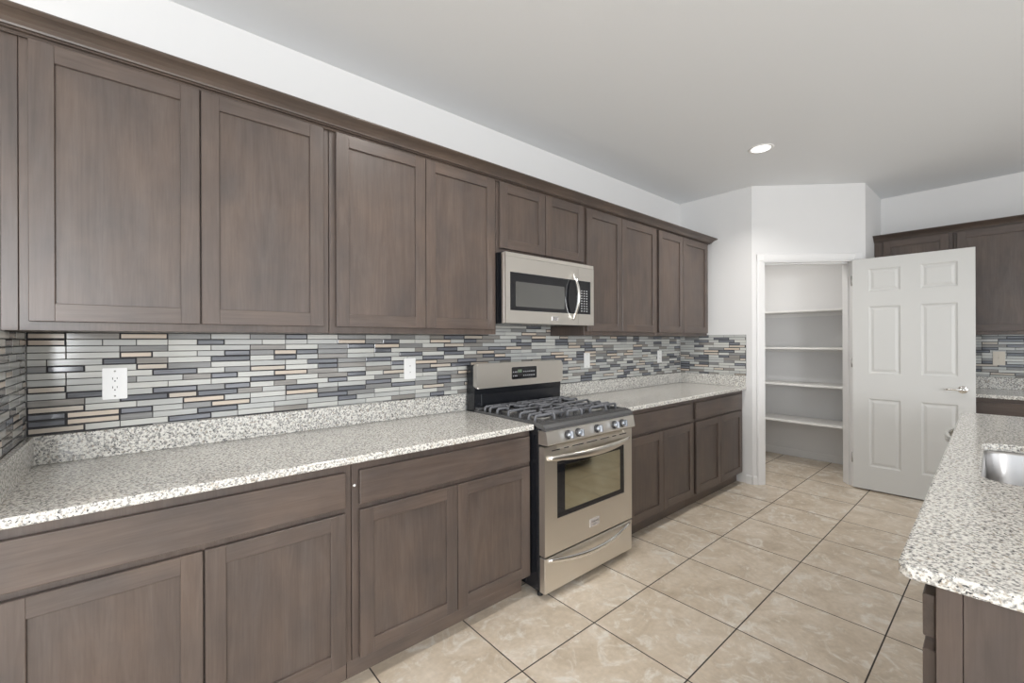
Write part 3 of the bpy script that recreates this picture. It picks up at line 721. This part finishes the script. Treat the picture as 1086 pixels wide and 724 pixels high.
# ------------------------------------------------------------------ island
IA = R(1.3); IO = (1.122, 0.152)
LEN, DEP = 2.60, 1.10
isl = thing('granite_countertop', 'speckled granite island top with a sink cut-out, right foreground', 'countertop', (IO[0], IO[1], 0.868), IA, 'granite countertops')
SX0, SX1, SY0, SY1 = 0.85, 1.575, -0.53, -0.100    # sink cut-out
def loop(bm, pts, z):
    vs = [bm.verts.new((p[0], p[1], z)) for p in pts]
    return vs, [bm.edges.new((vs[i], vs[(i + 1) % len(vs)])) for i in range(len(vs))]
bm = BM()
outer = rrect(0, LEN, -DEP, 0, 0.022, 5); inner = rrect(SX0, SX1, SY0, SY1, 0.075, 8)
_, e1 = loop(bm, outer, 0.028); _, e2 = loop(bm, inner, 0.028)
bmesh.ops.triangle_fill(bm, use_beauty=True, edges=e1 + e2)
g = bmesh.ops.extrude_face_region(bm, geom=list(bm.faces))
bmesh.ops.translate(bm, vec=(0, 0, -0.028), verts=[v for v in g['geom'] if isinstance(v, bmesh.types.BMVert)])
bm.normal_update()
top = [e for e in bm.edges if len(e.link_faces) == 2 and abs(e.link_faces[0].normal.z - e.link_faces[1].normal.z) > 0.5]
bmesh.ops.bevel(bm, geom=top, offset=0.005, segments=3, affect='EDGES')
obj('slab', bm, M['granite'], isl)
sk = thing('kitchen_sink', 'stainless undermount sink set in the island top', 'sink', (IO[0], IO[1], 0.65), IA)
bm = BM(); rings = []
for ins, z, r in ((-0.02, 0.2175, 0.09), (0.0, 0.2175, 0.075), (0.004, 0.205, 0.075), (0.010, 0.05, 0.075), (0.022, 0.018, 0.075), (0.055, 0.006, 0.06), (0.20, 0.002, 0.04)):
    rings.append([bm.verts.new((p[0], p[1], z)) for p in rrect(SX0 + ins, SX1 - ins, SY0 + ins, SY1 - ins, r, 8)])
for A_, B_ in zip(rings, rings[1:]):
    for k in range(len(A_)):
        f = bm.faces.new((A_[k], A_[(k + 1) % len(A_)], B_[(k + 1) % len(A_)], B_[k])); f.smooth = True
bm.faces.new(rings[-1])
bo = obj('bowl', bm, M['steelv'], sk)
so = bo.modifiers.new('wall_thickness', 'SOLIDIFY'); so.thickness = 0.0012; so.offset = -1
bm = BM(); lathe(bm, [(0.0, 0.001), (0.025, 0.001), (0.042, 0.004), (0.045, 0.002), (0.045, 0.0)], ((SX0 + SX1) / 2, (SY0 + SY1) / 2, 0.003), (0, 0, 1), 24); obj('drain', bm, M['chrome'], sk)
# island base units: fronts face the range (local rz = 180 deg, so local x runs back towards the photographer)
def to_world(x_, y_): 
    c, s = math.cos(IA), math.sin(IA); return (IO[0] + c * x_ - s * y_, IO[1] + s * x_ + c * y_)
GI = 'island cabinets'
IB = -0.660
def isl_base(xa, xb, dr, do, label):
    wx, wy = to_world(xb, IB)
    return base_cabinet(label, (wx, wy, 0), IA + math.pi, xb - xa, dr, do, GI, split=(0.728, 0.752))
i1 = isl_base(0.034, 0.80, [(0.022, 0.762)], [(0.022, 0.390), (0.394, 0.762)], 'dark island base cabinet in the right foreground under the granite corner')
bm = BM(); box(bm, 0.7664, 0.778, -0.5715, 0.0, 0.0, 0.866, 0.001); box(bm, 0.7664, 0.783, -0.607, -0.572, 0.0, 0.866, 0.001); obj('end_panel', bm, M['wood'], i1)
# sink base as a shell so that the bowl hangs free inside it
wx, wy = to_world(1.66, IB)
t = thing('base_cabinet', 'dark island base cabinet holding the sink', 'cabinet', (wx, wy, 0), IA + math.pi, GI)
bm = BM(); wS = 1.66 - 0.8015
box(bm, 0.0006, 0.018, -0.607, -0.02, 0.104, 0.866, 0.001); box(bm, wS - 0.018, wS - 0.0006, -0.607, -0.02, 0.104, 0.866, 0.001)
box(bm, 0.018, wS - 0.018, -0.607, -0.590, 0.104, 0.866, 0.001); box(bm, 0.018, wS - 0.018, -0.59, -0.02, 0.104, 0.122)
obj('body', bm, M['wood'], t)
bm = BM(); box(bm, 0.0006, wS - 0.0006, -0.552, -0.539, 0.0, 0.1035); obj('toe_kick', bm, M['wooddark'], t)
slab_front(t, 0.03, wS - 0.03, 0.752, 0.835, -0.627); shaker_door(t, 0.03, wS / 2 - 0.002, 0.112, 0.728, -0.627); shaker_door(t, wS / 2 + 0.002, wS - 0.03, 0.112, 0.728, -0.627)
# dishwasher
wx, wy = to_world(2.569, IB)
ds = thing('dishwasher', 'stainless dishwasher in the island with a bowed handle, beyond the granite edge', 'dishwasher', (wx, wy, 0), IA + math.pi)
bm = BM(); box(bm, 0.003, 0.604, -0.59, 0, 0.02, 0.862, 0.002); box(bm, 0.01, 0.597, -0.55, -0.54, 0, 0.02); obj('body', bm, M['black'], ds)
bm = BM(); box(bm, 0.004, 0.603, -0.648, -0.5905, 0.11, 0.858, 0.004, 0, 2); dd = obj('door', bm, M['steel'], ds)
bm = BM(); p_, r_ = bow(0.04, 0.567, -0.647, 0.800, 0.055, 0.0); sweep(bm, p_, r_, power=2.6, seg=14); obj('handle', bm, M['steelb'], dd)
i3 = isl_base(1.6615, 1.960, [(0.03, 0.27)], [(0.03, 0.27)], 'narrow dark island base cabinet between the sink cabinet and the dishwasher')
# back panel closing the island on the seating side
bm = BM(); box(bm, 0.034, 2.57, IB - 0.10, IB - 0.002, 0, 0.866, 0.001)
t = obj('island_back_panel', bm, M['wood']); t.location = (IO[0], IO[1], 0); t.rotation_euler = (0, 0, IA)
t['label'] = 'dark panel closing the seating side of the island'; t['category'] = 'panel'

# ------------------------------------------------------------------ recessed ceiling lights
def can(x_, y_, label, power=CAN_POWER):
    t = thing('recessed_light', label, 'ceiling light', (x_, y_, ZC), 0, 'recessed ceiling lights')
    bm = BM(); lathe(bm, [(0.062, 0.0), (0.064, -0.003), (0.078, -0.005), (0.084, -0.002), (0.085, 0.0)], (0, 0, 0), (0, 0, 1), 40); obj('trim_ring', bm, M['canrim'], t)
    bm = BM(); lathe(bm, [(0.0635, -0.0005), (0.0625, -0.004), (0.04, -0.006), (0, -0.007)], (0, 0, 0), (0, 0, 1), 40); obj('lens', bm, M['lens'], t)
    d = bpy.data.lights.new('recessed_lamp', 'AREA'); d.shape = 'DISK'; d.size = 0.12; d.energy = power; d.color = CAN_COLOR; d.spread = R(135)
    o = bpy.data.objects.new('recessed_lamp', d); COL.objects.link(o); o.location = (0, 0, -0.012); o.parent = t
can(3.488, 1.223, 'round white recessed light in the ceiling near the pantry', 13)
for cx, cy, pw, lb in ((1.05, 1.223, CAN_POWER, 'above the range aisle'), (-1.40, 1.223, CAN_POWER, 'above the left end of the counter'), (3.488, -1.6, 3, 'beyond the island'), (1.05, -1.6, 3, 'behind the photographer'), (-1.40, -1.6, 6, 'behind and left of the photographer')):  # unseen extra cans, added as fill light for the aisle and room
    can(cx, cy, 'unseen fill light added in the ceiling ' + lb, pw)
can(4.86, 1.76, 'round white recessed light in the pantry ceiling', 7)
